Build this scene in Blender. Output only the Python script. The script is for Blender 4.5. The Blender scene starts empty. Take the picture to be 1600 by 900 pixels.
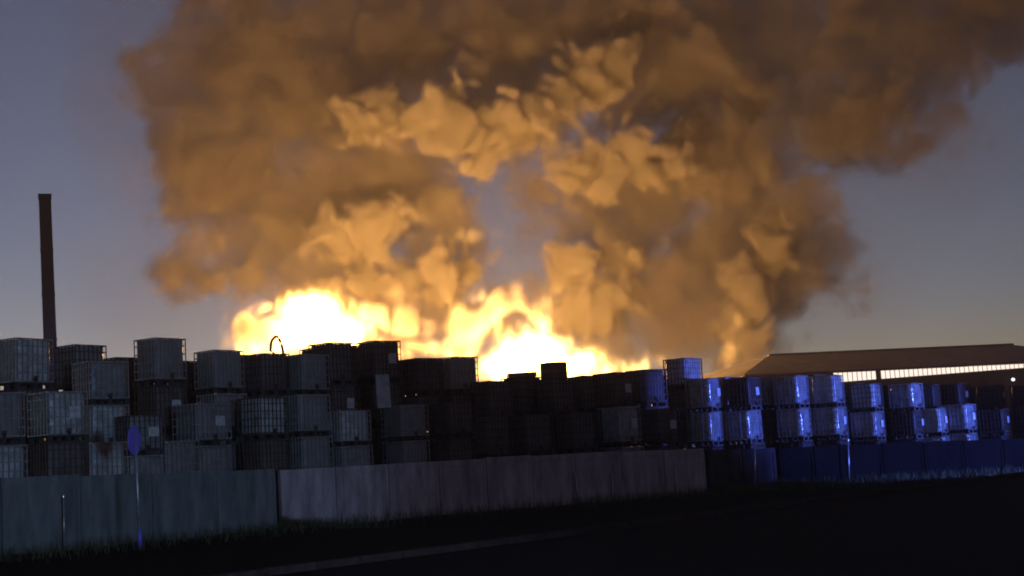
import bpy, bmesh, math, random
import numpy as np
from mathutils import Vector, Matrix

R = math.radians
random.seed(7)
rng = np.random.default_rng(11)
scene = bpy.context.scene
C = scene.collection

# ------------------------------------------------------------------ camera
FPX = 2200.0                       # focal length in pixels of a 1600-wide frame
CAMH = 1.5
cam_d = bpy.data.cameras.new('camera')
cam_d.sensor_width = 36.0
cam_d.lens = FPX / 1600.0 * 36.0
cam_d.clip_start = 0.1
cam_d.clip_end = 6000.0
cam = bpy.data.objects.new('camera', cam_d)
C.objects.link(cam)
CAM_R = Matrix.Rotation(R(90 + 7.0), 3, 'X') @ Matrix.Rotation(R(-3.3), 3, 'Z')
cam.matrix_world = Matrix.Translation((0, 0, CAMH)) @ CAM_R.to_4x4()
scene.camera = cam

# ------------------------------------------------------------------ sky
world = bpy.data.worlds.new('World')
scene.world = world
world.use_nodes = True
wn = world.node_tree
bg = wn.nodes['Background']
sky = wn.nodes.new('ShaderNodeTexSky')
sky.sky_type = 'NISHITA'
sky.sun_disc = False
sky.sun_elevation = R(-2.0)
sky.sun_rotation = R(330)
sky.altitude = 100
sky.air_density = 0.6
sky.dust_density = 0.2
sky.ozone_density = 2.0
tint = wn.nodes.new('ShaderNodeMix')
tint.data_type = 'RGBA'
tint.blend_type = 'MULTIPLY'
tint.inputs[0].default_value = 1.0
tint.inputs[7].default_value = (1.62, 1.25, 1.08, 1)
wn.links.new(sky.outputs[0], tint.inputs[6])
wn.links.new(tint.outputs[2], bg.inputs[0])
bg.inputs[1].default_value = 0.15

# ------------------------------------------------------------------ exposure and renderer
vs = scene.view_settings
vs.view_transform = 'Standard'
vs.look = 'None'
vs.gamma = 1.0
vs.use_curve_mapping = False
vs.exposure = 1.15
cy = scene.cycles
cy.use_denoising = True
try:
    cy.denoiser = 'OPENIMAGEDENOISE'
except Exception:
    pass
cy.max_bounces = 5
cy.diffuse_bounces = 2
cy.glossy_bounces = 2
cy.volume_bounces = 1
cy.transparent_max_bounces = 12
cy.volume_step_rate = 5.0
cy.volume_max_steps = 512
cy.adaptive_threshold = 0.02
cy.sample_clamp_indirect = 4.0
cy.pixel_filter_type = 'BLACKMAN_HARRIS'
cy.filter_width = 1.9


def at(px, py, y):
    """point at depth y (metres along +Y) on the line of sight through a photo pixel"""
    d = CAM_R @ Vector(((px - 800) / FPX, -(py - 450) / FPX, -1.0))
    s = y / d.y
    return Vector((d.x * s, y, CAMH + d.z * s))


def ground(px, py, z=0.0):
    d = CAM_R @ Vector(((px - 800) / FPX, -(py - 450) / FPX, -1.0))
    s = (z - CAMH) / d.z
    return Vector((d.x * s, d.y * s, z))


def tag(o, label, cat=None, group=None, kind=None):
    o['label'] = label
    if cat:
        o['category'] = cat
    if group:
        o['group'] = group
    if kind:
        o['kind'] = kind
    return o

# ------------------------------------------------------------------ materials
def pmat(name, col, rough=0.8, metal=0.0, noise=None, col2=None, bump=0.0, bscale=20.0, emit=None, spec=0.3, bdist=0.02, thin=None, streak=None):
    m = bpy.data.materials.new(name)
    m.use_nodes = True
    nt = m.node_tree
    b = nt.nodes['Principled BSDF']
    b.inputs['Base Color'].default_value = (*col, 1)
    b.inputs['Roughness'].default_value = rough
    b.inputs['Metallic'].default_value = metal
    b.inputs['Specular IOR Level'].default_value = spec
    if emit:
        b.inputs['Emission Color'].default_value = (*emit[0], 1)
        b.inputs['Emission Strength'].default_value = emit[1]
    if noise:
        tc = nt.nodes.new('ShaderNodeTexCoord')
        n = nt.nodes.new('ShaderNodeTexNoise')
        n.inputs['Scale'].default_value = noise
        n.inputs['Detail'].default_value = 5
        n.inputs['Roughness'].default_value = 0.65
        oi = nt.nodes.new('ShaderNodeObjectInfo')
        add = nt.nodes.new('ShaderNodeVectorMath'); add.operation = 'ADD'
        mu = nt.nodes.new('ShaderNodeMath'); mu.operation = 'MULTIPLY'; mu.inputs[1].default_value = 37.0
        nt.links.new(oi.outputs['Random'], mu.inputs[0])
        nt.links.new(tc.outputs['Object'], add.inputs[0]); nt.links.new(mu.outputs[0], add.inputs[1])
        if streak:                                   # dirt running down
            mp = nt.nodes.new('ShaderNodeMapping'); mp.inputs['Scale'].default_value = (1, 1, streak)
            nt.links.new(add.outputs[0], mp.inputs[0]); nt.links.new(mp.outputs[0], n.inputs['Vector'])
        else:
            nt.links.new(add.outputs[0], n.inputs['Vector'])
        r_ = nt.nodes.new('ShaderNodeValToRGB')
        r_.color_ramp.elements[0].position = 0.32; r_.color_ramp.elements[0].color = (*(col2 or [c * 0.5 for c in col]), 1)
        r_.color_ramp.elements[1].position = 0.68; r_.color_ramp.elements[1].color = (*col, 1)
        nt.links.new(n.outputs['Fac'], r_.inputs[0])
        nt.links.new(r_.outputs[0], b.inputs['Base Color'])
    if bump:
        tc2 = nt.nodes.new('ShaderNodeTexCoord')
        n2 = nt.nodes.new('ShaderNodeTexNoise'); n2.inputs['Scale'].default_value = bscale; n2.inputs['Detail'].default_value = 4
        bp = nt.nodes.new('ShaderNodeBump'); bp.inputs['Strength'].default_value = bump; bp.inputs['Distance'].default_value = bdist
        ad2 = nt.nodes.new('ShaderNodeVectorMath'); ad2.operation = 'ADD'
        oi2 = nt.nodes.new('ShaderNodeObjectInfo')
        mu2 = nt.nodes.new('ShaderNodeMath'); mu2.operation = 'MULTIPLY'; mu2.inputs[1].default_value = 53.0
        nt.links.new(oi2.outputs['Random'], mu2.inputs[0])
        nt.links.new(tc2.outputs['Object'], ad2.inputs[0]); nt.links.new(mu2.outputs[0], ad2.inputs[1])
        nt.links.new(ad2.outputs[0], n2.inputs['Vector'])
        nt.links.new(n2.outputs['Fac'], bp.inputs['Height'])
        nt.links.new(bp.outputs[0], b.inputs['Normal'])
    if thin:                                       # plastic that lets light through
        tr = nt.nodes.new('ShaderNodeBsdfTranslucent')
        tr.inputs['Color'].default_value = (*thin, 1)
        mx = nt.nodes.new('ShaderNodeMixShader'); mx.inputs[0].default_value = 0.3
        nt.links.new(b.outputs[0], mx.inputs[1]); nt.links.new(tr.outputs[0], mx.inputs[2])
        nt.links.new(mx.outputs[0], nt.nodes['Material Output'].inputs['Surface'])
    return m


M = {
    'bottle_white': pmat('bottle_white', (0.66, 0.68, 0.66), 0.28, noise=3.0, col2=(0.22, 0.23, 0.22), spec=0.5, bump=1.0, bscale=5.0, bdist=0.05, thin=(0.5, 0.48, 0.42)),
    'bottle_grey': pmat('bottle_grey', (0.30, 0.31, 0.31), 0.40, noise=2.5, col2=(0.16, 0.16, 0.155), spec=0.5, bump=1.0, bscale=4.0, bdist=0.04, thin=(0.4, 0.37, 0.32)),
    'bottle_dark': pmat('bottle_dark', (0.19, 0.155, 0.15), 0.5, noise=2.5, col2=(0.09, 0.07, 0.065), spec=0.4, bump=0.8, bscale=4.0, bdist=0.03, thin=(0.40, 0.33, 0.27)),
    'bottle_shaded': pmat('bottle_shaded', (0.028, 0.028, 0.03), 0.55, noise=2.5, col2=(0.014, 0.014, 0.015), spec=0.2),  # near-black copy, paints shade onto totes the beam should miss
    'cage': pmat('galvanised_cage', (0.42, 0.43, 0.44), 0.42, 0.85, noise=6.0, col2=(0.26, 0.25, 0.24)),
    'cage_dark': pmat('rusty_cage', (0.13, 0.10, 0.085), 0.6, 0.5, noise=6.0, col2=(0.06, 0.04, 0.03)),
    'pallet': pmat('pallet', (0.045, 0.043, 0.04), 0.75, noise=5.0),
    'lid': pmat('lid', (0.05, 0.05, 0.06), 0.5),
    'valve': pmat('valve', (0.06, 0.03, 0.03), 0.5),
    'plate': pmat('label_plate', (0.5, 0.5, 0.49), 0.4, noise=8.0, col2=(0.25, 0.25, 0.24)),
    'asphalt': pmat('asphalt', (0.012, 0.0115, 0.013), 0.95, spec=0.05, noise=1.2, col2=(0.012, 0.011, 0.013), bump=0.5, bscale=60),
    'verge': pmat('verge', (0.022, 0.019, 0.017), 1.0, spec=0.03, noise=0.8, col2=(0.018, 0.016, 0.012), bump=0.8, bscale=14),
    'kerb': pmat('kerb', (0.05, 0.034, 0.03), 0.95, spec=0.05, noise=3.0, col2=(0.018, 0.012, 0.011)),
    'yard': pmat('yard', (0.10, 0.095, 0.09), 0.85, noise=0.5, col2=(0.05, 0.05, 0.05)),
    'wall_teal': pmat('wall_teal', (0.17, 0.185, 0.18), 0.85, noise=3.0, streak=0.22, col2=(0.075, 0.09, 0.088), bump=0.4, bscale=9),
    'wall_grey': pmat('wall_grey', (0.40, 0.335, 0.35), 0.85, spec=0.1, noise=3.0, streak=0.22, col2=(0.17, 0.135, 0.145), bump=0.5, bscale=9),
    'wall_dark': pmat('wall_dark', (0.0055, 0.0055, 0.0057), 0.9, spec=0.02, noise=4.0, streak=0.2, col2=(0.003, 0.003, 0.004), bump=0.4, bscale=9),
    'wall_mid': pmat('wall_mid', (0.060, 0.052, 0.055), 0.9, spec=0.03, noise=3.0, streak=0.22, col2=(0.02, 0.018, 0.02), bump=0.4, bscale=9),  # in-between tone, painted to soften the brightness step along the wall
    'bottle_gloss': pmat('bottle_gloss', (0.36, 0.37, 0.38), 0.20, noise=3.0, col2=(0.10, 0.10, 0.105), spec=0.9, bump=1.0, bscale=5.0, bdist=0.05),  # lit counterpart of the near-black bottle, for totes in the beam
    'post': pmat('post', (0.5, 0.5, 0.52), 0.35, 0.6, noise=9.0),
    'flue': pmat('flue', (0.06, 0.045, 0.038), 0.7, noise=1.5, col2=(0.04, 0.03, 0.026)),
    'roof': pmat('roof', (0.18, 0.175, 0.185), 0.95, spec=0.02, noise=0.6, col2=(0.12, 0.117, 0.122)),
    'cladding': pmat('cladding', (0.06, 0.06, 0.068), 0.7, noise=0.9, col2=(0.035, 0.035, 0.04)),
    'pane': pmat('pane', (0.6, 0.58, 0.55), 0.4, emit=((1.0, 0.82, 0.70), 0.55)),
    'lamp': pmat('lamp', (0.8, 0.8, 0.8), 0.4, emit=((0.9, 0.93, 1.0), 0.8)),
    'drum': pmat('drum', (0.19, 0.11, 0.075), 0.6, 0.2, noise=3.0, col2=(0.11, 0.06, 0.04)),
    'disc_blue': pmat('disc_blue', (0.14, 0.12, 0.60), 0.4, spec=0.5),
    'disc_white': pmat('disc_white', (0.75, 0.75, 0.78), 0.4),
    'timber': pmat('timber', (0.36, 0.34, 0.33), 0.8, noise=4.0),
    'grass': pmat('grass', (0.05, 0.055, 0.022), 0.8),
}


# ------------------------------------------------------------------ mesh helpers
class MB:
    def __init__(self):
        self.v, self.f = [], []

    def quadbox(self, pts):
        n = len(self.v)
        self.v += [tuple(p) for p in pts]
        for q in ((0, 3, 2, 1), (4, 5, 6, 7), (0, 1, 5, 4), (1, 2, 6, 5), (2, 3, 7, 6), (3, 0, 4, 7)):
            self.f.append([n + i for i in q])
        return self

    def box(self, c, s):
        x, y, z = c
        a, b, d = s[0] / 2, s[1] / 2, s[2] / 2
        return self.quadbox([(x - a, y - b, z - d), (x + a, y - b, z - d), (x + a, y + b, z - d), (x - a, y + b, z - d),
                             (x - a, y - b, z + d), (x + a, y - b, z + d), (x + a, y + b, z + d), (x - a, y + b, z + d)])

    def tube(self, pts, rad, n=8, caps=True):
        pts = [Vector(p) for p in pts]
        rads = rad if isinstance(rad, (list, tuple)) else [rad] * len(pts)
        base = len(self.v)
        for i, p in enumerate(pts):
            t = (pts[min(i + 1, len(pts) - 1)] - pts[max(i - 1, 0)]).normalized()
            u = t.orthogonal().normalized() if abs(t.z) < 0.95 else Vector((1, 0, 0))
            u = (u - t * u.dot(t)).normalized()
            w = t.cross(u)
            for k in range(n):
                a = 2 * math.pi * k / n
                self.v.append(tuple(p + (u * math.cos(a) + w * math.sin(a)) * rads[i]))
        for i in range(len(pts) - 1):
            for k in range(n):
                k2 = (k + 1) % n
                self.f.append([base + i * n + k, base + i * n + k2, base + (i + 1) * n + k2, base + (i + 1) * n + k])
        if caps:
            self.f.append([base + k for k in range(n)][::-1])
            self.f.append([base + (len(pts) - 1) * n + k for k in range(n)])
        return self

    def lathe(self, prof, n=20, c=(0, 0, 0)):
        base = len(self.v)
        for (r_, z) in prof:
            for k in range(n):
                a = 2 * math.pi * k / n
                self.v.append((c[0] + r_ * math.cos(a), c[1] + r_ * math.sin(a), c[2] + z))
        for i in range(len(prof) - 1):
            for k in range(n):
                k2 = (k + 1) % n
                self.f.append([base + i * n + k, base + i * n + k2, base + (i + 1) * n + k2, base + (i + 1) * n + k])
        self.f.append([base + k for k in range(n)][::-1])
        self.f.append([base + (len(prof) - 1) * n + k for k in range(n)])
        return self

    def mesh(self, name, mat, smooth=False):
        me = bpy.data.meshes.new(name)
        me.from_pydata(self.v, [], self.f)
        me.validate()
        me.materials.append(M[mat])
        if smooth:
            me.polygons.foreach_set('use_smooth', [True] * len(me.polygons))
        return me

    def build(self, name, mat, parent=None, smooth=False, loc=None):
        return obj(name, self.mesh(name, mat, smooth), parent, loc)


def obj(name, me, parent=None, loc=None):
    o = bpy.data.objects.new(name, me)
    C.objects.link(o)
    if parent:
        o.parent = parent
    if loc is not None:
        o.location = loc
    return o


def empty(name, loc, rz=0.0):
    o = bpy.data.objects.new(name, None)
    o.empty_display_size = 0.3
    C.objects.link(o)
    o.location = loc
    o.rotation_euler = (0, 0, rz)
    return o


def ordinal(n):
    w = ['first', 'second', 'third', 'fourth', 'fifth', 'sixth', 'seventh', 'eighth', 'ninth', 'tenth', 'eleventh', 'twelfth', 'thirteenth',
         'fourteenth', 'fifteenth', 'sixteenth', 'seventeenth', 'eighteenth', 'nineteenth', 'twentieth']
    if n <= 20:
        return w[n - 1]
    tens = {20: 'twenty', 30: 'thirty', 40: 'forty', 50: 'fifty'}
    t, u = n // 10 * 10, n % 10
    return tens[t] + '-' + w[u - 1] if u else {30: 'thirtieth', 40: 'fortieth', 50: 'fiftieth'}[t]


# ------------------------------------------------------------------ ground
def ground_sheet():
    xs = [-3000, -600, -120, -60, -30] + list(np.linspace(-24, 34, 59)) + [45, 70, 120, 600, 3000]
    ys = [-200, -20] + list(np.linspace(2, 64, 63)) + [80, 120, 300, 900, 3500]
    b = MB()
    g = random.Random(3)
    for y in ys:
        for x in xs:
            d = 0.0
            if -24 < x < 34 and 2 < y < 64:
                d = g.uniform(-0.03, 0.03)
            b.v.append((x, y, d - 0.05))
    nx = len(xs)
    for j in range(len(ys) - 1):
        for i in range(nx - 1):
            b.f.append([j * nx + i, j * nx + i + 1, (j + 1) * nx + i + 1, (j + 1) * nx + i])
    o = b.build('ground', 'verge', smooth=True)
    tag(o, 'dark rough verge in front of the wall', kind='structure')


ground_sheet()
K0, K1 = ground(420, 900), ground(1150, 803)
KD = (K1 - K0).normalized()
KN = Vector((KD.y, -KD.x, 0))                       # towards the camera
KA, KB = K0 - KD * 26, K0 + KD * 62


def strip(name, mat, p, q, w0, w1, z0, z1, label):
    a, b = p + KN * w0, q + KN * w0
    c, d = q + KN * w1, p + KN * w1
    m = MB().quadbox([(a.x, a.y, z0), (b.x, b.y, z0), (c.x, c.y, z0), (d.x, d.y, z0), (a.x, a.y, z1), (b.x, b.y, z1), (c.x, c.y, z1), (d.x, d.y, z1)])
    o = m.build(name, mat)
    tag(o, label, kind='structure')
    return o


strip('road', 'asphalt', KA, KB, 0.0, 60.0, -0.25, 0.0, 'dark asphalt road in the foreground')
kerb_root = empty('kerb', (0, 0, 0))
tag(kerb_root, 'faint row of pale kerb stones along the dark road', kind='structure')
kl = (KB - KA).length
for i in range(int(kl / 1.0)):
    a, b = KA + KD * (i * 1.0 + 0.008), KA + KD * (i * 1.0 + 0.992)
    j = random.uniform(-0.006, 0.006)
    z = 0.125 + random.uniform(-0.008, 0.008)
    p = [a + KN * (j - 0.15), b + KN * (j - 0.15), b + KN * j, a + KN * j]
    MB().quadbox([(v.x, v.y, -0.15) for v in p] + [(v.x, v.y, z) for v in p[:2]] + [(v.x, v.y, z - 0.012) for v in p[2:]]).build('kerb_stone', 'kerb', kerb_root)


# yard behind the wall, rising slightly to the right
def yard_z(px):
    t = min(1.0, max(0.0, (px - 650) / 400.0))
    return 0.36 * t * t * (3 - 2 * t)


FRONT = [(-300, 30.5), (0, 35.6), (428, 43.2), (900, 49.8), (1100, 53.6), (1400, 56.6), (1600, 58.4), (1800, 60.0)]


def front_depth(px):
    return float(np.interp(px, [a for a, _ in FRONT], [b for _, b in FRONT]))


yb = MB()
rows = []
for px in range(-300, 1801, 50):
    d0 = front_depth(px) - 0.95
    row = []
    for d in (d0, d0 + 3, d0 + 8, d0 + 20, 140.0, 190.0):
        p = at(px, 700, d)
        row.append((p.x, p.y, yard_z(px) + 0.02))
    rows.append(row)
for r_ in rows:
    yb.v += r_
for i in range(len(rows) - 1):
    for k in range(5):
        yb.f.append([i * 6 + k, (i + 1) * 6 + k, (i + 1) * 6 + k + 1, i * 6 + k + 1])
tag(yb.build('yard_ground', 'yard'), 'concrete yard behind the wall', kind='structure')


# ------------------------------------------------------------------ walls of upright panels
def wall(name, label, pts, hts, mat, plen, z0=-0.1, thick=0.14, jit=0.02, seed=1):
    g = random.Random(seed)
    root = empty(name, pts[0])
    tag(root, label, 'wall')
    for s in range(len(pts) - 1):
        a, b = Vector(pts[s]), Vector(pts[s + 1])
        L = (b - a).length
        n = max(1, round(L / plen))
        ang = math.atan2(b.y - a.y, b.x - a.x)
        for i in range(n):
            t0, t1 = i / n, (i + 1) / n
            p = a.lerp(b, (t0 + t1) / 2)
            w = L / n - 0.03
            h = hts[s] + (hts[s + 1] - hts[s]) * (t0 + t1) / 2 + g.uniform(-jit, jit)
            m = MB()
            k = thick + g.uniform(-0.015, 0.015)
            m.box((0, 0, (h + z0) / 2), (w, k, h - z0))
            m.box((0, -k / 2 - 0.012, h - 0.10), (w * 0.96, 0.024, 0.16))          # raised top rail
            for e in (-1, 1):
                m.box((e * (w / 2 - 0.06), -k / 2 - 0.012, (h - 0.2 + z0) / 2), (0.10, 0.022, h - 0.2 - z0))
            o = m.build('panel', mat, root)
            o.location = p - Vector(pts[0])
            o.rotation_euler = (g.uniform(-0.008, 0.008), 0, ang + g.uniform(-0.006, 0.006))
    return root


W1 = [(-18.2, 26.2, 0), (-12.54, 33.97, 0), (-7.22, 41.2, 0)]
wall('panel_wall', 'teal grey panel wall in front of the totes at the dim lower left', W1, [1.95, 1.83, 1.66], 'wall_teal', 2.4, seed=1)
W2 = [(-7.10, 41.32, 0), (1.74, 48.0, 0), (6.58, 51.6, 0)]
wall('panel_wall', 'long mauve grey panel wall below the totes in the middle', W2, [1.60, 1.66, 1.55], 'wall_grey', 2.0, seed=2)
W4 = [(6.72, 51.68, 0), (9.4, 52.8, 0)]
wall('panel_wall', 'short dim grey stretch of wall joining the mauve wall to the navy one', W4, [1.52, 1.45], 'wall_mid', 1.4, seed=4, jit=0.03)
W3 = [(9.5, 52.85, 0), (13.8, 54.6, 0), (19.0, 56.2, 0), (27.0, 58.6, 0)]
wall('panel_wall', 'low dark navy panel wall below the blue lit totes', W3, [1.44, 1.36, 1.25, 1.2], 'wall_dark', 1.6, seed=3, jit=0.04)


# ------------------------------------------------------------------ the totes (caged plastic tanks on pallets)
TH = 1.25                                            # modelled height


def tote_meshes():
    me = {}
    # bottle: a box with rounded corners, slightly bellied faces
    prof = []
    n = 28
    def ring(sx, sy, z, rc):
        out = []
        for k in range(n):
            a = 2 * math.pi * (k + 0.5) / n
            cx, cy_ = math.cos(a), math.sin(a)
            e = 0.28
            x = sx * math.copysign(abs(cx)**e, cx)
            y = sy * math.copysign(abs(cy_)**e, cy_)
            out.append((x, y, z))
        return out
    b = MB()
    zs = [(0.17, 0.52, 0.42), (0.20, 0.555, 0.455), (0.45, 0.565, 0.465), (0.70, 0.57, 0.47), (0.98, 0.568, 0.468), (1.16, 0.56, 0.46), (1.215, 0.535, 0.435), (1.228, 0.34, 0.27), (1.232, 0.14, 0.14)]
    for (z, sx, sy) in zs:
        b.v += ring(sx, sy, z, 0)
    for i in range(len(zs) - 1):
        for k in range(n):
            k2 = (k + 1) % n
            b.f.append([i * n + k, i * n + k2, (i + 1) * n + k2, (i + 1) * n + k])
    b.f.append(list(range(n))[::-1]); b.f.append([(len(zs) - 1) * n + k for k in range(n)])
    for k in ('bottle_white', 'bottle_grey', 'bottle_dark', 'bottle_shaded', 'bottle_gloss'):
        me[k] = b.mesh('bottle', k, True)
    # cage
    c = MB()
    for z in (0.19, 0.40, 0.62, 0.84, 1.06, 1.23):
        t = 0.022 if z not in (1.23, 0.19) else 0.032
        c.box((0, -0.485, z), (1.18, t, t)); c.box((0, 0.485, z), (1.18, t, t))
        c.box((-0.585, 0, z), (t, 0.946, t)); c.box((0.585, 0, z), (t, 0.946, t))
    for i in range(8):
        x = -0.56 + i * 0.16
        for s in (-1, 1):
            c.box((x, s * 0.508, 0.71), (0.024, 0.022, 1.06))
    for i in range(7):
        y = -0.45 + i * 0.15
        for s in (-1, 1):
            c.box((s * 0.608, y, 0.71), (0.022, 0.024, 1.06))
    for s in (-1, 1):
        c.box((s * 0.25, 0, 1.236), (0.03, 0.94, 0.022))
    for k in ('cage', 'cage_dark'):
        me[k] = c.mesh('cage', k)
    # pallet
    p = MB()
    p.box((0, 0, 0.145), (1.2, 1.0, 0.035))
    for y in (-0.44, 0, 0.44):
        p.box((0, y, 0.012), (1.2, 0.11, 0.024))
        for x in (-0.52, 0, 0.52):
            p.box((x, y, 0.076), (0.14, 0.10, 0.103))
    me['pallet'] = p.mesh('pallet', 'pallet')
    me['lid'] = MB().lathe([(0.10, 1.22), (0.10, 1.240), (0.085, 1.2485)], 14).mesh('lid', 'lid', False)
    v = MB()
    v.tube([(0, -0.44, 0.25), (0, -0.56, 0.25)], 0.045, 10).tube([(0, -0.52, 0.25), (0, -0.56, 0.19)], 0.035, 8).box((0, -0.55, 0.31), (0.12, 0.03, 0.025))
    me['valve'] = v.mesh('valve', 'valve')
    me['label_plate'] = MB().box((0.18, -0.523, 0.72), (0.34, 0.006, 0.30)).mesh('label_plate', 'plate')
    me['end_plate'] = MB().box((0.623, 0.1, 0.74), (0.006, 0.30, 0.24)).mesh('label_plate', 'plate')
    return me


TM = tote_meshes()


def wall_yaw(px):
    return float(np.interp(px, [0, 400, 700, 1050, 1100, 1600], [52, 50, 42, 44, 57, 58]))


STACKS = []   # photo x of the middle, photo y of the top, tiers, extra depth, looks per tier from the bottom, size, row
W, G, D, K, P = 'bottle_white', 'bottle_grey', 'bottle_dark', 'bottle_shaded', 'bottle_gloss'


def stack(px, top, n, dd=0.0, looks=None, yaw=0.0, size=1.0, row='front'):
    STACKS.append((px, top, n, dd, looks or [G] * n, yaw, size, row))


# left third
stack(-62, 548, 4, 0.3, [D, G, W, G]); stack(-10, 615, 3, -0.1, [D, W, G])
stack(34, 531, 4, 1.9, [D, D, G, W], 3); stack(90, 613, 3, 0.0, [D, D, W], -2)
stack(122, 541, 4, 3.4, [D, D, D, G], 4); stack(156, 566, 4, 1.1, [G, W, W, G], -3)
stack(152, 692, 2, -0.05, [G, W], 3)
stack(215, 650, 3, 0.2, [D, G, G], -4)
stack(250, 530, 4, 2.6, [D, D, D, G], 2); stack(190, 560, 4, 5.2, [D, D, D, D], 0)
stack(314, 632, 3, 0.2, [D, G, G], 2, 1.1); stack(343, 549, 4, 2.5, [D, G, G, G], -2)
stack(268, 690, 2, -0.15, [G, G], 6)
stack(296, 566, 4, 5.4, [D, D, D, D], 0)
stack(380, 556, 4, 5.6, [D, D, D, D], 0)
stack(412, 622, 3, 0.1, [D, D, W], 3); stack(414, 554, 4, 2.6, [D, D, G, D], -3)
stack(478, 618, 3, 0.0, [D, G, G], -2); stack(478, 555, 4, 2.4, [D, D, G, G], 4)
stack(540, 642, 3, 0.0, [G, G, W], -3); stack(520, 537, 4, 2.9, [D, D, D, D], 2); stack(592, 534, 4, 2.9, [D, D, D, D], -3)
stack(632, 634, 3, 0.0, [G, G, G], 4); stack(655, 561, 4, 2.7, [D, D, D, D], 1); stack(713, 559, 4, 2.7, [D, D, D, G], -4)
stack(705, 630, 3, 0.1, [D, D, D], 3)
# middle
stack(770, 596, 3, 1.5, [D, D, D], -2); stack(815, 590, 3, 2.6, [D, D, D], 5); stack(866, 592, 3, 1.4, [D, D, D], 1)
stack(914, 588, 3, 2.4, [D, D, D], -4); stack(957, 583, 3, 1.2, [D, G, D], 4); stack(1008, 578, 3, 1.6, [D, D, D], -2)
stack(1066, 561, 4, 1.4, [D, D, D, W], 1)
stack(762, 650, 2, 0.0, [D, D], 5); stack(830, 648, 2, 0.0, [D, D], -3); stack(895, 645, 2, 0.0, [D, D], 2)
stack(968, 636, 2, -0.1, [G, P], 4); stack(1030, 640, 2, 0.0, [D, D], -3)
# right, where the blue light falls; near-black totes stand for unlit ones
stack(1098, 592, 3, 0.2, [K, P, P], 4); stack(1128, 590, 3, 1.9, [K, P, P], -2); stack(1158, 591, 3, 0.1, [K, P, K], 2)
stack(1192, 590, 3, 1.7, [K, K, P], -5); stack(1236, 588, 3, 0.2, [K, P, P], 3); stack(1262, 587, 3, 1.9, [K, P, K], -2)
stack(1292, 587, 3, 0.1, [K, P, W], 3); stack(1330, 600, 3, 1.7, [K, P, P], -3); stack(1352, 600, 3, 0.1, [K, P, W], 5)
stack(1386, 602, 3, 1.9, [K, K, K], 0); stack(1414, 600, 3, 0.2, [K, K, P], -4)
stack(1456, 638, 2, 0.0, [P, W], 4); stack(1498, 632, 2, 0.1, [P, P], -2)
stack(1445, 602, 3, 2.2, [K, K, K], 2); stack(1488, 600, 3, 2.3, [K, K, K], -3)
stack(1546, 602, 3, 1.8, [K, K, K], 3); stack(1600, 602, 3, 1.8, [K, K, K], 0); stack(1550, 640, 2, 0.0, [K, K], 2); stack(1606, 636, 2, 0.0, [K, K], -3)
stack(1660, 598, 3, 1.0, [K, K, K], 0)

# dark stacks further back, added to block firelight through the gaps
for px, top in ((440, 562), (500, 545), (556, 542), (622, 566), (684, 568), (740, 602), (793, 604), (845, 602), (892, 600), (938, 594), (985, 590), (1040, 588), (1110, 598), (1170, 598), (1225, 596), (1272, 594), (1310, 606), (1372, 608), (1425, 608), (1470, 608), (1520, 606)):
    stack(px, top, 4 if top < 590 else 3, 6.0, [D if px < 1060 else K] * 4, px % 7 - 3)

LOOK = {W: 'pale', G: 'grey', D: 'dark', K: 'shade darkened', P: 'glossy blue lit'}
TIER = {1: 'bottom', 2: 'second up', 3: 'third up', 4: 'fourth up'}
STACKS.sort(key=lambda s: s[0])
gt = random.Random(5)
TOPS = {}
ROW_COUNT = {}
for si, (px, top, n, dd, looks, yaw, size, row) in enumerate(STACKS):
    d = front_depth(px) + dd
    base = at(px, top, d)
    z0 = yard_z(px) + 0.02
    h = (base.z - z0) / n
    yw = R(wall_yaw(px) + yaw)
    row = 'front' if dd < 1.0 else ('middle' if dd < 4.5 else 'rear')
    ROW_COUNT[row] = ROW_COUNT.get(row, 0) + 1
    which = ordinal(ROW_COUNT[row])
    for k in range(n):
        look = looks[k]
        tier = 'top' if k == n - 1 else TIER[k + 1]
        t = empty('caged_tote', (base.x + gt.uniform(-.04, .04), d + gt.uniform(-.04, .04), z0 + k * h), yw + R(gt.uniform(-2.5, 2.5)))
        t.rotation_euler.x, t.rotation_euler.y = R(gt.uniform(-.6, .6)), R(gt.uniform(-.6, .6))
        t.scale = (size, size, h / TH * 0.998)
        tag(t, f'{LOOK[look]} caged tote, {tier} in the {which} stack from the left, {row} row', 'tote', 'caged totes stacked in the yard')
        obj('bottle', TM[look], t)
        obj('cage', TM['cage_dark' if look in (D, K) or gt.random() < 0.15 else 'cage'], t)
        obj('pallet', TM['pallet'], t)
        if k == n - 1:
            obj('lid', TM['lid'], t)
        obj('valve', TM['valve'], t)
        if gt.random() < 0.35:
            obj('label_plate', TM['label_plate' if gt.random() < 0.6 else 'end_plate'], t)
    TOPS[px] = (Vector((base.x, d, z0 + n * h)), h)

# steel drum on the totes in front of the fire
p, _ = TOPS[866]
sc_ = p.y / FPX
dr = empty('steel_drum', p + Vector((0, 0, 0.002)))
tag(dr, 'brown open steel drum standing on the totes before the fire', 'drum')
rr, hh = 21 * sc_, 25 * sc_
MB().lathe([(rr * .97, 0), (rr, .02), (rr, hh * .32), (rr * 1.03, hh * .35), (rr, hh * .38), (rr, hh * .66), (rr * 1.03, hh * .69), (rr, hh * .72), (rr, hh * .96)], 28).build('body', 'drum', dr, True)
MB().lathe([(rr * 1.03, hh * .96), (rr * 1.05, hh * .98), (rr * 1.03, hh)], 28).build('rim', 'drum', dr, True)
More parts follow.
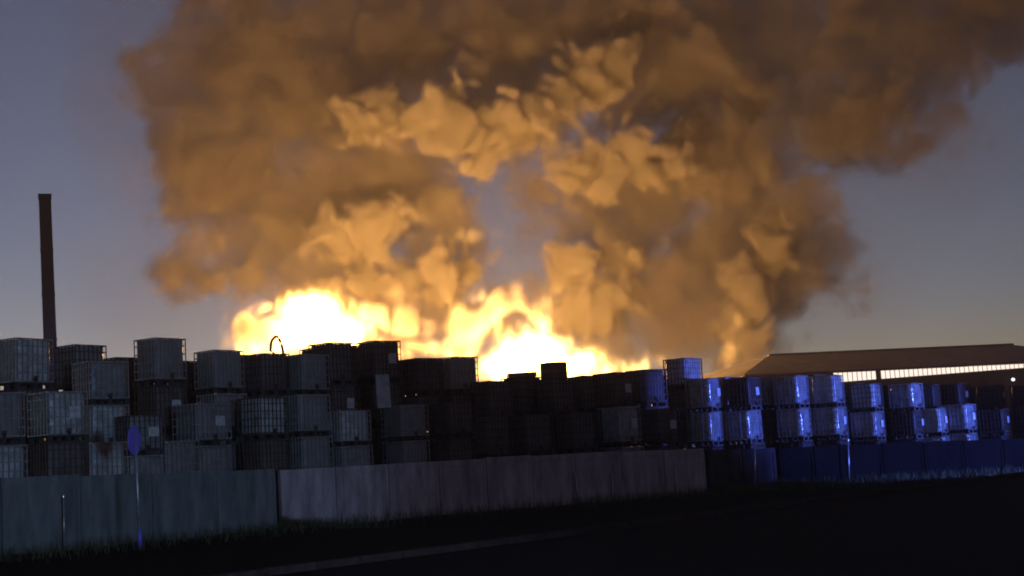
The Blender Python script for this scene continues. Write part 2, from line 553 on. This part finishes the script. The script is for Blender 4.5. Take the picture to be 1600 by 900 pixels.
# bent pipe
p, _ = TOPS[414]
q = at(432, 553, p.y)
pts = []
for i in range(15):
    a = math.pi * (i / 14)
    pts.append((q.x + 0.20 * math.cos(math.pi - a) + 0.02, q.y, p.z + 0.10 + 0.34 * math.sin(a) + (0.12 if i < 9 else 0.12 - 0.05 * (i - 8))))
pts = [(pts[0][0] + .10, q.y, p.z + .02), (pts[0][0] - .01, q.y, p.z + .12)] + pts + [(pts[-1][0] + .06, q.y, p.z + .01)]
pp = MB().tube(pts, 0.05, 8).build('bent_pipe', 'drum', smooth=True)
tag(pp, 'dark bent pipe arching above the totes against the white flames', 'pipe')
# flat crate
p, _ = TOPS[815]
cr = empty('shallow_crate', p + Vector((0, 0, 0.002)), R(6))
tag(cr, 'low brown crate lying on the totes left of the drum', 'crate')
w = 44 * p.y / FPX
MB().box((0, 0, .03), (w, .8, .05)).build('floor_board', 'drum', cr)
for s in (-1, 1):
    MB().box((0, s * .39, .11), (w, .03, .105)).build('side', 'drum', cr)
    MB().box((s * (w / 2 - .017), 0, .11), (.03, .75, .105)).build('end', 'drum', cr)
# pale board leaning on the dark totes
q0, q1 = at(601, 637, 44.2), at(597, 585, 44.6)
bd = MB()
e = Vector((0.21, 0.02, 0)); k = Vector((0, 0.03, 0))
bd.quadbox([q0 - e, q0 + e, q0 + e + k, q0 - e + k, q1 - e, q1 + e, q1 + e + k, q1 - e + k])
tag(bd.build('board', 'timber'), 'narrow pale board propped upright against dark totes', 'board')

# ------------------------------------------------------------------ the flue
fd = 62.0
ft, fb = at(70.5, 305, fd), at(84, 560, fd)
fr_ = empty('flue_stack', (fb.x, fd, 0), R(18.5))
tag(fr_, 'tall thin dark flue stack rising behind the totes', 'chimney')
w0, w1 = 21.5 * fd / FPX, 18.5 * fd / FPX
m = MB()
zt = ft.z
m.quadbox([(-w0 / 2, -w0 / 2, 0), (w0 / 2, -w0 / 2, 0), (w0 / 2, w0 / 2, 0), (-w0 / 2, w0 / 2, 0)] + [(x + ft.x - fb.x, y, zt - .18) for x, y in ((-w1 / 2, -w1 / 2), (w1 / 2, -w1 / 2), (w1 / 2, w1 / 2), (-w1 / 2, w1 / 2))])
m.build('shaft', 'flue', fr_)
MB().box((ft.x - fb.x, 0, zt - .09), (w1 + .05, w1 + .05, .178)).build('cap', 'flue', fr_)
for z in (6, 8, 10, 12):
    if z < zt - 1:
        t_ = z / zt
        ww = w0 + (w1 - w0) * t_ + 0.03
        MB().box(((ft.x - fb.x) * t_, 0, z), (ww, ww, 0.08)).build('band', 'flue', fr_)

# ------------------------------------------------------------------ the warehouse
eL, eR = at(1160, 590, 98.0), at(1760, 562, 104.0)
EZ = 6.5
eL.z = eR.z = EZ
ud = (eR - eL).normalized()
back = Vector((-ud.y, ud.x, 0))
BL = (eR - eL).length
wh = empty('warehouse', (eL.x, eL.y, 0), math.atan2(ud.y, ud.x))
tag(wh, 'long low warehouse with brown roof and a lit strip of panes under the eaves', 'warehouse')
DEP, RZ = 15.0, 8.8
nb = 46
HIP = 8.0
for i in range(nb):                               # roof sheets on the slope towards the camera, hipped at the near end
    x0, x1 = BL * i / nb, BL * (i + 1) / nb - 0.012
    t0, t1 = min(1.0, x0 / HIP), min(1.0, x1 / HIP)
    z_ = random.uniform(-0.003, 0.003)
    rz = lambda t: EZ + (RZ - EZ) * t + z_
    MB().quadbox([(x0, -0.35, EZ - .06 + z_), (x1, -0.35, EZ - .06 + z_), (x1, DEP * t1, rz(t1) - .06), (x0, DEP * t0 + .01, rz(t0) - .06),
                  (x0, -0.35, EZ + z_), (x1, -0.35, EZ + z_), (x1, DEP * t1, rz(t1)), (x0, DEP * t0 + .01, rz(t0))]).build('roof_sheet', 'roof', wh)
hm = MB()
hm.v += [(0, -0.2, EZ - .02), (HIP, DEP, RZ - .02), (0, 2 * DEP, EZ - .02), (0, -0.2, EZ - .12), (HIP, DEP, RZ - .12), (0, 2 * DEP, EZ - .12)]
hm.f += [[0, 1, 2], [5, 4, 3], [0, 3, 4, 1], [1, 4, 5, 2], [2, 5, 3, 0]]
hm.build('hip_end', 'roof', wh)
MB().quadbox([(HIP, DEP + .02, RZ - .06), (BL, DEP + .02, RZ - .06), (BL, 2 * DEP, EZ - .03), (0, 2 * DEP, EZ - .03),
              (HIP, DEP + .02, RZ), (BL, DEP + .02, RZ), (BL, 2 * DEP, EZ + .03), (0, 2 * DEP, EZ + .03)]).build('rear_roof', 'roof', wh)
MB().tube([(HIP, DEP, RZ + .02), (BL, DEP, RZ + .02)], 0.12, 8).build('ridge_cap', 'roof', wh)
MB().box((BL / 2, 0.15, 3.2), (BL - .1, 0.3, 6.3)).box((0.2, DEP, 3.2), (0.3, 2 * DEP - .5, 6.3)).build('wall', 'cladding', wh)
MB().box((BL / 2, -0.40, EZ - .06), (BL, 0.12, 0.10)).build('gutter', 'cladding', wh)
# lit strip of panes
xs0 = (at(1300, 590, 100) - eL).dot(ud)
pw = 0.36
xx = xs0
i = 0
while xx < BL - 0.5:
    t_ = (xx - xs0) / (BL - xs0)
    ph = 0.66 - 0.42 * min(1.0, t_ * 1.5)
    if i != 9:
        MB().box((xx, -0.02, EZ - .14 - ph / 2), (pw * 0.80, 0.03, ph)).build('pane', 'pane', wh)
    xx += pw
    i += 1
# lamp on the warehouse wall
lp = at(1583, 593, 101.6)
lm = empty('wall_lamp', lp)
tag(lm, 'small round white lamp shining on the dark warehouse wall', 'lamp')
MB().lathe([(0.03, -.11), (.10, -.08), (.13, 0), (.10, .08), (.03, .11)], 14).build('globe', 'lamp', lm, True)
MB().box((0, 0.44, .2), (.06, .8, .06)).box((0, .06, .19), (.1, .1, .08)).build('bracket', 'cladding', lm)

# ------------------------------------------------------------------ blue disc on a pole and slender posts before the wall
sp = ground(219, 853)
sg = empty('round_disc', sp)
tag(sg, 'round blue disc on a thin pale leaning pole before the teal wall', 'sign')
st = at(211, 688, sp.y) - sp
MB().tube([(0, 0, -.1), (st.x * .97, 0, st.z + .25)], 0.032, 8).build('pole', 'post', sg, True)
MB().tube([(0, 0, 0), (st.x * .12, 0, .40)], [0.06, 0.04], 10).build('base_sleeve', 'disc_blue', sg, True)
disc = MB().lathe([(0.35, -0.012), (0.36, 0), (0.35, 0.012)], 28).build('plate', 'disc_blue', sg)
disc.rotation_euler = (R(90), 0, R(80)); disc.location = (st.x, -.06, st.z)


def post(px, y0, y1, lean, where, rad=0.022):
    # stand it just before the wall line
    pts = W1 + W2 + W4 + W3
    best = None
    dirv = CAM_R @ Vector(((px - 800) / FPX, -(y1 - 450) / FPX, -1.0))
    for a, b in zip(pts[:-1], pts[1:]):
        a, b = Vector(a), Vector(b)
        # intersect ray (in plan) with segment
        den = dirv.x * (b.y - a.y) - dirv.y * (b.x - a.x)
        if abs(den) < 1e-6:
            continue
        u = (a.x * (b.y - a.y) - a.y * (b.x - a.x)) / den
        t = (a.x * dirv.y - a.y * dirv.x) / den
        if 0 <= t <= 1:
            best = u
    y = dirv.y * best - 0.32
    b0 = at(px, y1, y)
    t0 = at(px - lean, y0, y)
    r_ = empty('marker_post', (b0.x, y, 0))
    tag(r_, f'thin pale steel post {where}', 'post', 'thin posts along the wall')
    MB().tube([(0, 0, -.15), (t0.x - b0.x, 0, t0.z)], rad, 8).build('shaft', 'post', r_, True)
    MB().lathe([(rad * 1.5, -.02), (rad * 1.5, .02), (rad * .6, .04)], 8, (t0.x - b0.x, 0, t0.z)).build('cap', 'post', r_)


post(904, 738, 782, 5, 'before the mauve wall, left one of a close pair', 0.03)
post(958, 742, 779, 2, 'before the mauve wall, right one of a close pair', 0.026)
post(1178, 684, 742, -1, 'before the dark wall under the blue lit totes', 0.03)
post(1327, 688, 755, 2, 'tallest one, before the navy wall at right', 0.026)
post(1056, 722, 768, 2, 'near the end of the mauve wall', 0.018)
post(100, 776, 822, 1, 'short one before the teal wall beside the frame edge', 0.02)

# ------------------------------------------------------------------ verge grass
gr = MB()
gg = random.Random(9)
WP = [Vector(q) for q in W1 + W2 + W4 + W3]
for k in range(9000):
    i = gg.randrange(len(WP) - 1)
    a, b = WP[i], WP[i + 1]
    p = a.lerp(b, gg.random())
    dirn = (b - a).normalized()
    off = abs(gg.gauss(0, 1.6)) + .12
    p = p + Vector((dirn.y, -dirn.x, 0)) * off
    hh_ = gg.uniform(.08, .30) * (1.3 if off < .5 else 1)
    a_ = gg.uniform(0, 6.28)
    w_ = Vector((math.cos(a_), math.sin(a_), 0)) * .012
    ln = Vector((gg.uniform(-.12, .12), gg.uniform(-.12, .12), hh_))
    i0 = len(gr.v)
    gr.v += [tuple(p - w_ - Vector((0, 0, .06))), tuple(p + w_ - Vector((0, 0, .06))), tuple(p + ln)]
    gr.f.append([i0, i0 + 1, i0 + 2])
tag(gr.build('grass', 'grass'), 'rough dark grass on the verge along the wall foot', kind='stuff')


# ------------------------------------------------------------------ blue beacons of the emergency vehicles beside the road, and an added fill
def beacon_or_fill(loc, target, energy, cone, col, rad=0.25):
    ld = bpy.data.lights.new('beacon_or_fill_light', 'SPOT')
    ld.energy = energy
    ld.color = col
    ld.spot_size = R(cone)
    ld.spot_blend = 0.55
    ld.shadow_soft_size = rad
    o = bpy.data.objects.new('beacon_or_fill_light', ld)
    C.objects.link(o)
    o.location = loc
    o.rotation_euler = (Vector(target) - Vector(loc)).to_track_quat('-Z', 'Y').to_euler()


beacon_or_fill((44, 41, 2.4), (13.2, 56.4, 3.4), 85000, 21, (0.10, 0.17, 1.0))
beacon_or_fill((9, -4, 2.0), (-14, 36, 2.6), 5600, 34, (0.32, 0.58, 1.0), 1.2)
beacon_or_fill((9, -4, 1.6), (-1, 46, 1.6), 1900, 46, (0.45, 0.55, 1.0), 1.2)  # added weak fill for the mauve wall, not a beacon

# ------------------------------------------------------------------ voxel helpers for smoke and flames
def up_axis(a, n, axis):
    """cubic (Catmull-Rom) resampling of a lattice along one axis to n samples"""
    m = a.shape[axis]
    t = np.linspace(1.0, m - 2.001, n)
    i = np.floor(t).astype(int)
    f = (t - i).astype(np.float32)
    w = [(-f + 2 * f**2 - f**3) / 2, (2 - 5 * f**2 + 3 * f**3) / 2, (f + 4 * f**2 - 3 * f**3) / 2, (-f**2 + f**3) / 2]
    sh = [1, 1, 1]
    sh[axis] = n
    out = 0
    for k in range(4):
        out = out + np.take(a, np.clip(i + k - 1, 0, m - 1), axis=axis) * w[k].reshape(sh)
    return out.astype(np.float32)


def vnoise(shape, size, cell, seed):
    """value noise on a grid of this shape; size in metres, cell in metres"""
    g = np.random.default_rng(seed)
    lat = [max(4, int(round(s / cell)) + 4) for s in size]
    a = g.uniform(-1, 1, lat).astype(np.float32)
    for ax in (2, 1, 0):
        a = up_axis(a, shape[ax], ax)
    return a


def bnoise(shape, size, cell, seed):
    """billow noise: folded sum of two lattices, so that no lattice shows"""
    a = vnoise(shape, size, cell, seed) + 0.8 * vnoise(shape, size, cell * 0.73, seed + 500) + 0.5 * vnoise(shape, size, cell * 1.37, seed + 900)
    return np.abs(a) * 0.8


def swirl(d, size, h, amps):
    """bend a voxel field by smooth random offsets (metres)"""
    sh = d.shape
    src = []
    for ax in range(3):
        off = 0
        for k, (cell, amp) in enumerate(amps):
            off = off + amp / h * vnoise(sh, size, cell, 60 + 10 * k + ax)
        b = [1, 1, 1]; b[ax] = sh[ax]
        src.append(np.clip(np.arange(sh[ax], dtype=np.float32).reshape(b) + off, 0, sh[ax] - 1.001))
    i = [c.astype(np.int32) for c in src]
    f = [c - k for c, k in zip(src, i)]
    del src
    flat = d.ravel()
    base = (i[0] * sh[1] + i[1]) * sh[2] + i[2]
    out = 0
    for dx in (0, 1):
        for dy in (0, 1):
            for dz in (0, 1):
                w = (f[0] if dx else 1 - f[0]) * (f[1] if dy else 1 - f[1]) * (f[2] if dz else 1 - f[2])
                out = out + w * flat[base + (dx * sh[1] + dy) * sh[2] + dz]
    return out.astype(np.float32)


def ellipsoids(shape, lo, h, blobs, soft):
    """signed distance (metres, negative inside) to a union of ellipsoids (cx,cy,cz,rx,ry,rz)"""
    sd = np.full(shape, soft, np.float32)
    for (cx, cy_, cz, rx, ry, rz) in blobs:
        sl, ax = [], []
        ok = True
        for k, (c, r_) in enumerate(((cx, rx), (cy_, ry), (cz, rz))):
            i0 = max(0, int((c - r_ - soft - lo[k]) / h))
            i1 = min(shape[k], int((c + r_ + soft - lo[k]) / h) + 2)
            if i1 <= i0:
                ok = False
                break
            sl.append(slice(i0, i1))
            ax.append(((lo[k] + (np.arange(i0, i1) + 0.5) * h - c) / r_).astype(np.float32))
        if not ok:
            continue
        q = np.sqrt(ax[0][:, None, None]**2 + ax[1][None, :, None]**2 + ax[2][None, None, :]**2)
        d = (q - 1.0) * min(rx, ry, rz)
        v = sd[sl[0], sl[1], sl[2]]
        np.minimum(v, d, out=v)
    return sd


def volume_object(name, dens, lo, h, mat):
    """an object whose Geometry Nodes build a volume grid from these voxels"""
    nx, ny, nz = dens.shape
    me = bpy.data.meshes.new(name)
    me.vertices.add(dens.size)
    att = me.attributes.new('voxel', 'FLOAT', 'POINT')
    att.data.foreach_set('value', np.ascontiguousarray(dens, np.float32).ravel())
    ob = bpy.data.objects.new(name, me)
    C.objects.link(ob)
    ng = bpy.data.node_groups.new(name + '_grid', 'GeometryNodeTree')
    ng.interface.new_socket('Geometry', in_out='INPUT', socket_type='NodeSocketGeometry')
    ng.interface.new_socket('Geometry', in_out='OUTPUT', socket_type='NodeSocketGeometry')
    N, L = ng.nodes, ng.links
    gi, go = N.new('NodeGroupInput'), N.new('NodeGroupOutput')
    vc = N.new('GeometryNodeVolumeCube')
    hi = [lo[0] + nx * h, lo[1] + ny * h, lo[2] + nz * h]
    # Volume Cube spans resolution-1 cells between min and max
    vc.inputs['Min'].default_value = [l + h / 2 for l in lo]
    vc.inputs['Max'].default_value = [v - h / 2 for v in hi]
    vc.inputs['Resolution X'].default_value = nx
    vc.inputs['Resolution Y'].default_value = ny
    vc.inputs['Resolution Z'].default_value = nz
    pos = N.new('GeometryNodeInputPosition')
    sub = N.new('ShaderNodeVectorMath'); sub.operation = 'SUBTRACT'
    sub.inputs[1].default_value = lo
    scl = N.new('ShaderNodeVectorMath'); scl.operation = 'SCALE'
    scl.inputs['Scale'].default_value = 1.0 / h
    fl = N.new('ShaderNodeVectorMath'); fl.operation = 'FLOOR'
    sep = N.new('ShaderNodeSeparateXYZ')
    L.new(pos.outputs[0], sub.inputs[0]); L.new(sub.outputs[0], scl.inputs[0])
    L.new(scl.outputs[0], fl.inputs[0]); L.new(fl.outputs[0], sep.inputs[0])

    def toint(sock):
        n = N.new('FunctionNodeFloatToInt'); n.rounding_mode = 'ROUND'
        L.new(sock, n.inputs[0])
        return n.outputs[0]

    def imath(op, a, b):
        n = N.new('FunctionNodeIntegerMath'); n.operation = op
        L.new(a, n.inputs[0])
        if isinstance(b, int):
            n.inputs[1].default_value = b
        else:
            L.new(b, n.inputs[1])
        return n.outputs[0]
    ix, iy, iz = toint(sep.outputs[0]), toint(sep.outputs[1]), toint(sep.outputs[2])
    idx = imath('ADD', imath('MULTIPLY', imath('ADD', imath('MULTIPLY', ix, ny), iy), nz), iz)
    na = N.new('GeometryNodeInputNamedAttribute'); na.data_type = 'FLOAT'
    na.inputs['Name'].default_value = 'voxel'
    si = N.new('GeometryNodeSampleIndex'); si.data_type = 'FLOAT'; si.domain = 'POINT'; si.clamp = True
    L.new(gi.outputs[0], si.inputs['Geometry'])
    L.new(na.outputs[0], si.inputs['Value'])
    L.new(idx, si.inputs['Index'])
    L.new(si.outputs[0], vc.inputs['Density'])
    sm = N.new('GeometryNodeSetMaterial'); sm.inputs['Material'].default_value = mat
    L.new(vc.outputs[0], sm.inputs[0]); L.new(sm.outputs[0], go.inputs[0])
    md = ob.modifiers.new('grid', 'NODES'); md.node_group = ng
    me.materials.append(mat)
    return ob


def sstep(a, b, x):
    t = np.clip((x - a) / (b - a), 0, 1)
    return t * t * (3 - 2 * t)


FY = 130.0                                   # distance of the fire
PM = FY / FPX                                # metres per photo pixel there


def volume_material(name, build):
    m = bpy.data.materials.new(name)
    m.use_nodes = True
    nt = m.node_tree
    for n in list(nt.nodes):
        nt.nodes.remove(n)
    out = nt.nodes.new('ShaderNodeOutputMaterial')
    build(nt, out)
    m.cycles.volume_sampling = 'DISTANCE'
    return m


def smoke_shader(nt, out):
    v = nt.nodes.new('ShaderNodeVolumePrincipled')
    v.inputs['Color'].default_value = (0.90, 0.85, 0.81, 1)
    # shading put into the colour: thin smoke darker, dense billows paler as if lit
    at_ = nt.nodes.new('ShaderNodeAttribute'); at_.attribute_name = 'density'
    rp = nt.nodes.new('ShaderNodeValToRGB')
    rp.color_ramp.elements[0].position = 0.0; rp.color_ramp.elements[0].color = (0.56, 0.525, 0.52, 1)
    rp.color_ramp.elements[1].position = 1.0; rp.color_ramp.elements[1].color = (0.88, 0.83, 0.76, 1)
    nt.links.new(at_.outputs['Fac'], rp.inputs[0])
    nt.links.new(rp.outputs[0], v.inputs['Color'])
    v.inputs['Density'].default_value = 1.0
    v.inputs['Density Attribute'].default_value = 'density'
    v.inputs['Anisotropy'].default_value = 0.0
    nt.links.new(v.outputs[0], out.inputs['Volume'])


def flame_shader(nt, out):
    a = nt.nodes.new('ShaderNodeAttribute'); a.attribute_name = 'density'
    ml = nt.nodes.new('ShaderNodeMath'); ml.operation = 'MULTIPLY'
    ml.inputs[1].default_value = 1.0
    nt.links.new(a.outputs['Fac'], ml.inputs[0])
    e = nt.nodes.new('ShaderNodeEmission')
    e.inputs['Color'].default_value = (1.0, 0.46, 0.10, 1)
    nt.links.new(ml.outputs[0], e.inputs['Strength'])
    nt.links.new(e.outputs[0], out.inputs['Volume'])


# ---- where the smoke stands: (photo x, photo y, half width, half height in photo pixels, depth, half depth in metres)
H = 0.30
LO = (-52.0, 103.5, 7.0)
SH = (390, 184, 192)
SIZE = [n * H for n in SH]
BODY = [
    # broad mass of the plume
    (430, 120, 210, 150, 154, 8), (640, 60, 260, 150, 157, 8), (900, 60, 260, 150, 157, 8), (1150, 80, 220, 140, 156, 8),
    (1390, 60, 150, 130, 154, 7), (1560, -10, 120, 75, 154, 7), (360, 270, 115, 110, 152, 7), (480, 330, 140, 110, 152, 7),
    (600, 300, 110, 110, 152, 7), (1130, 250, 120, 110, 153, 7), (1010, 300, 150, 100, 153, 6), (1190, 400, 130, 120, 152, 7),
    (1290, 420, 70, 65, 151, 4), (1060, 470, 110, 110, 150, 6), (950, 480, 100, 90, 149, 6), (1150, 530, 70, 60, 149, 4),
    (640, 470, 110, 80, 148, 5), (520, 430, 110, 60, 149, 5), (300, 420, 60, 38, 149, 3), (380, 390, 70, 60, 150, 4),
    (1330, 180, 110, 90, 152, 7), (250, 150, 50, 110, 152, 5), (700, 400, 70, 60, 150, 4), (760, 500, 80, 45, 148, 3),
    (870, 470, 60, 50, 149, 3), (760, 180, 200, 70, 153, 6), (500, -60, 300, 90, 156, 8), (1000, -70, 350, 90, 156, 8),
    (905, 350, 75, 62, 150, 4), (990, 390, 80, 60, 150, 5), (695, 330, 55, 75, 151, 4), (860, 300, 60, 40, 150, 4),
    (620, 70, 120, 75, 149, 5), (790, 60, 130, 70, 149, 5), (960, 30, 120, 60, 149, 5), (500, 130, 110, 80, 149, 5), (1060, 130, 110, 80, 150, 5),
    (985, 180, 85, 60, 150, 5), (1215, 235, 70, 60, 151, 5), (640, 372, 75, 50, 152, 4), (780, 100, 140, 60, 152, 5), (1590, 20, 140, 80, 153, 5), 
    (800, 462, 60, 28, 150, 3), (855, 330, 36, 60, 152, 3), (715, 330, 30, 70, 152, 3),
    (1450, 210, 60, 50, 151, 4), (1400, -80, 250, 90, 155, 8),
]
LUMPS = [
    # billows that stand out towards the fire
    (560, 190, 31.9, 27.5, 142, 1.98), (610, 185, 33.6, 31, 141, 2.07), (660, 190, 35.3, 31, 140.5, 2.07), (710, 185, 33.6, 36.1, 140.5, 2.16),
    (745, 225, 30.2, 36.1, 140, 1.98), (790, 205, 38.6, 32.7, 140.5, 2.16), (840, 200, 33.6, 31, 141, 2.07), (880, 165, 28.6, 37.8, 142, 2.07),
    (915, 125, 31.9, 39.6, 143, 2.16), (955, 110, 25.2, 24.1, 144, 1.8), 
    (905, 245, 23.5, 29.2, 142.137, 1.8), (950, 265, 33.6, 27.5, 141.688, 1.98), (990, 245, 38.6, 32.7, 141.137, 2.16), (1030, 280, 30.2, 20.6, 143.1, 1.8),
       
    (520, 375, 30.2, 22.4, 143.713, 1.8), (570, 370, 35.3, 25.8, 143.075, 1.98), (610, 345, 26.9, 24.1, 142.887, 1.8), 
    (640, 435, 30.2, 27.5, 143.363, 1.8), (680, 420, 28.6, 31, 142.45, 1.8), (560, 440, 38.6, 20.6, 144.5, 1.62), (730, 410, 25.2, 25.8, 144.675, 1.44),
    (960, 395, 28.6, 22.4, 145.262, 1.8), (900, 430, 33.6, 31, 144.225, 1.8), (980, 460, 33.6, 29.2, 145.5, 1.8), (930, 490, 42, 25.8, 144.5, 1.8),
    (1170, 430, 24.5, 25.8, 145.225, 1.8), (1158, 480, 24.5, 29.2, 144.5, 1.8), (1150, 525, 20.2, 27.5, 143.5, 1.44), (1200, 380, 20.2, 27.5, 145.85, 1.8),
    (1140, 560, 16.8, 20.6, 143.5, 1.08), 
       
]
SOFT = [
    # looser wisps
    (350, 420, 40, 14, 146, 1.5), (312, 385, 34, 16, 146, 1.5), (288, 340, 26, 26, 147, 1.5), (275, 425, 34, 20, 146, 1.5), (435, 462, 40, 12, 145, 1.4), (420, 400, 20, 50, 147, 1.5),
    (745, 115, 24, 32, 144, 1.8), (1075, 215, 22, 28, 146, 2), (1135, 220, 34, 30, 145, 2), (1130, 290, 60, 24, 146.375, 2), (1195, 165, 26, 32, 148, 2), (685, 330, 16, 50, 144.475, 1.5), (1020, 20, 60, 30, 147, 2.5), (330, 430, 60, 26, 147.225, 1.8), (395, 440, 40, 30, 146.5, 1.8), (390, 510, 34, 22, 140.5, 1.4),
]
DARK = [
    # sooty swirls between the camera and the flames
    (742, 494, 34, 15, 107.5, 1.1), (795, 484, 24, 13, 107.5, 1.0), (655, 506, 34, 16, 107.5, 1.1), (606, 478, 24, 14, 108, 1.0), (398, 512, 30, 15, 108, 1.0), (690, 530, 34, 12, 107.5, 1.0), (640, 536, 26, 9, 107.5, 0.9),
]


def spread(seed, items, n, k0, k1, lift):
    """each mass breaks up into smaller billows over its surface"""
    g = np.random.default_rng(seed)
    out = []
    for (px, py, a, b, y, dr) in items:
        c = at(px, py, y)
        s = y / FPX
        rx, rz, ry = a * s, b * s, dr
        out.append((c.x, c.y, c.z, rx, ry, rz))
        for _ in range(n):
            v = g.normal(size=3); v /= np.linalg.norm(v)
            v[1] = -abs(v[1]) * 0.9 if g.random() < 0.8 else v[1]
            r_ = min(rx, ry, rz) * g.uniform(k0, k1)
            out.append((c.x + v[0] * rx * lift, c.y + v[1] * ry * lift, c.z + v[2] * rz * lift, r_, r_, r_))
    return out


def build_smoke():
    sd_b = ellipsoids(SH, LO, H, spread(3, BODY, 22, 0.22, 0.5, 0.92), 9.0)
    sd_l = ellipsoids(SH, LO, H, spread(4, LUMPS, 9, 0.35, 0.6, 0.85), 5.0)
    sd_d = ellipsoids(SH, LO, H, spread(8, DARK, 9, 0.35, 0.6, 0.9), 4.0)
    sd_s = ellipsoids(SH, LO, H, spread(12, SOFT, 9, 0.3, 0.6, 0.9), 4.0)
    n1 = bnoise(SH, SIZE, 6.0, 1)
    n2 = bnoise(SH, SIZE, 2.6, 2)
    n3 = bnoise(SH, SIZE, 1.3, 5)
    n4 = vnoise(SH, SIZE, 9.0, 6)
    disp = 2.6 * n1 + 2.0 * n2 + 1.5 * n3 - 2.3
    displ = 0.9 * n1 + 1.7 * n2 + 1.4 * n3 - 1.5
    sb = sd_b - disp
    sl = sd_l - displ
    n5 = bnoise(SH, SIZE, 0.8, 7)
    dens = 0.30 * sstep(0.7, -2.2, sb) + 1.8 * sstep(0.50, -0.85, sl - 0.40 * n5)**1.2 + 1.5 * sstep(0.2, -0.8, sd_d - 1.0 * n2 - 1.0 * n3 - 0.3 * n5 + 0.7) + 0.5 * sstep(0.9, -1.6, sd_s - displ)
    veil = 0.014 * sstep(9.0, 0.0, sd_b + 2.5 * n4) 
    dens = swirl(dens + veil, SIZE, H, ((4.5, 1.3), (1.7, 0.5)))
    # fade at the border of the grid
    for ax, n in enumerate(SH):
        e = np.minimum(np.arange(n), n - 1 - np.arange(n)) / (4.0 if ax == 1 else 16.0)
        sh = [1, 1, 1]; sh[ax] = n
        dens = dens * np.clip(e, 0, 1).reshape(sh).astype(np.float32)
    dens[dens < 0.002] = 0
    ob = volume_object('smoke', dens, LO, H, volume_material('smoke', smoke_shader))
    tag(ob, 'huge brown smoke plume glowing orange above the fire', 'smoke', kind='stuff')
    return ob


# ---- the flames: (photo x, y, half width, half height, depth, half depth)
FLAMES = [
    (490, 496, 60, 46, 130, 3.0), (452, 520, 48, 32, 130, 2.5), (540, 520, 52, 30, 130, 2.6), (588, 542, 30, 14, 130, 2), (412, 542, 32, 16, 130, 2),
    (830, 552, 64, 44, 130, 3.0), (785, 568, 40, 32, 130, 2.6), (850, 508, 22, 34, 130, 1.6), (900, 568, 46, 26, 130, 2.4), (932, 578, 26, 14, 130, 1.6),
    (660, 552, 30, 7, 131, 1.0), (722, 554, 28, 8, 131, 1.0), (995, 574, 18, 7, 131, 0.9), (714, 492, 8, 22, 125, 0.7),
    (752, 466, 13, 6, 125, 0.6), (775, 498, 7, 18, 125, 0.6), (862, 470, 9, 22, 125, 0.6),
    (450, 536, 40, 22, 112.5, 1.8), (525, 536, 44, 22, 112, 1.8), (795, 572, 40, 26, 112, 2.0), (860, 568, 40, 28, 112.5, 2.0),
]
EMBERS = [(736, 368, 24, 8, 140, 0.8), (1140, 552, 13, 22, 128, 0.9), (1150, 505, 9, 16, 130, 0.7), (352, 530, 8, 20, 126, 0.6), (372, 508, 14, 8, 126, 0.6), (1035, 562, 18, 10, 126, 0.7)]


def build_flames():
    hf = 0.22
    lo = (-28.0, 110.0, 6.0)
    sh = (240, 142, 116)
    size = [n * hf for n in sh]
    blobs = []
    for (px, py, a, b, y, dr) in FLAMES:
        c = at(px, py, y); s = y / FPX
        blobs.append((c.x, c.y, c.z, a * s, dr, b * s))
    sd = ellipsoids(sh, lo, hf, blobs, 4.0)
    size = [size[0], size[1], size[2] * 0.5]        # tongues drawn out upwards
    n1 = vnoise(sh, size, 1.7, 21)
    n2 = vnoise(sh, size, 0.8, 22)
    n3 = vnoise(sh, size, 0.45, 23)
    f = sd + 0.55 * n1 + 0.60 * n2 + 0.48 * n3
    dens = 3.4 * sstep(0.35, -1.5, f)**2 + 0.03 * sstep(1.2, -0.3, f)  # outer shell of faint emission paints an orange glow round the flames
    em = ellipsoids(sh, lo, hf, [(lambda c, s_: (c.x, c.y, c.z, a * s_, dr, b * s_))(at(px, py, y), y / FPX) for (px, py, a, b, y, dr) in EMBERS], 3.0)
    dens += 0.16 * sstep(0.3, -0.8, em + 0.5 * n2 + 0.4 * n3)
    dens[dens < 0.01] = 0
    ob = volume_object('flames', dens, lo, hf, volume_material('flames', flame_shader))
    tag(ob, 'white hot flames with yellow edges behind the stacked totes', 'fire', kind='stuff')
    for (px, py, y, w, rad) in ((450, 528, 112, .9, 1.4), (525, 530, 111, .9, 1.4), (795, 562, 111, 1.0, 1.5), (860, 558, 112, .55, 1.3)):
        ld = bpy.data.lights.new('fire_light', 'POINT')
        ld.energy = 14000 * w
        ld.color = (1.0, 0.47, 0.125)
        ld.shadow_soft_size = rad
        lo_ = bpy.data.objects.new('fire_light', ld)
        C.objects.link(lo_)
        lo_.location = at(px, py, y)
    return ob


build_smoke()
build_flames()


# ------------------------------------------------------------------ smoky air over the whole yard
def haze_shader(nt, out):
    v = nt.nodes.new('ShaderNodeVolumePrincipled')
    v.inputs['Color'].default_value = (0.85, 0.82, 0.80, 1)
    v.inputs['Density'].default_value = 0.0006
    v.inputs['Anisotropy'].default_value = 0.35
    nt.links.new(v.outputs[0], out.inputs['Volume'])


hz = bpy.data.meshes.new('haze')
hb = bmesh.new()
bmesh.ops.create_cube(hb, size=1.0)
hb.to_mesh(hz); hb.free()
hz.materials.append(volume_material('haze', haze_shader))
hz.materials[0].cycles.volume_sampling = 'MULTIPLE_IMPORTANCE'
ho = bpy.data.objects.new('haze', hz)
C.objects.link(ho)
ho.scale = (300, 260, 76)
ho.location = (0, 100, 36.5)
tag(ho, 'thin smoky air hanging over the yard', kind='stuff')
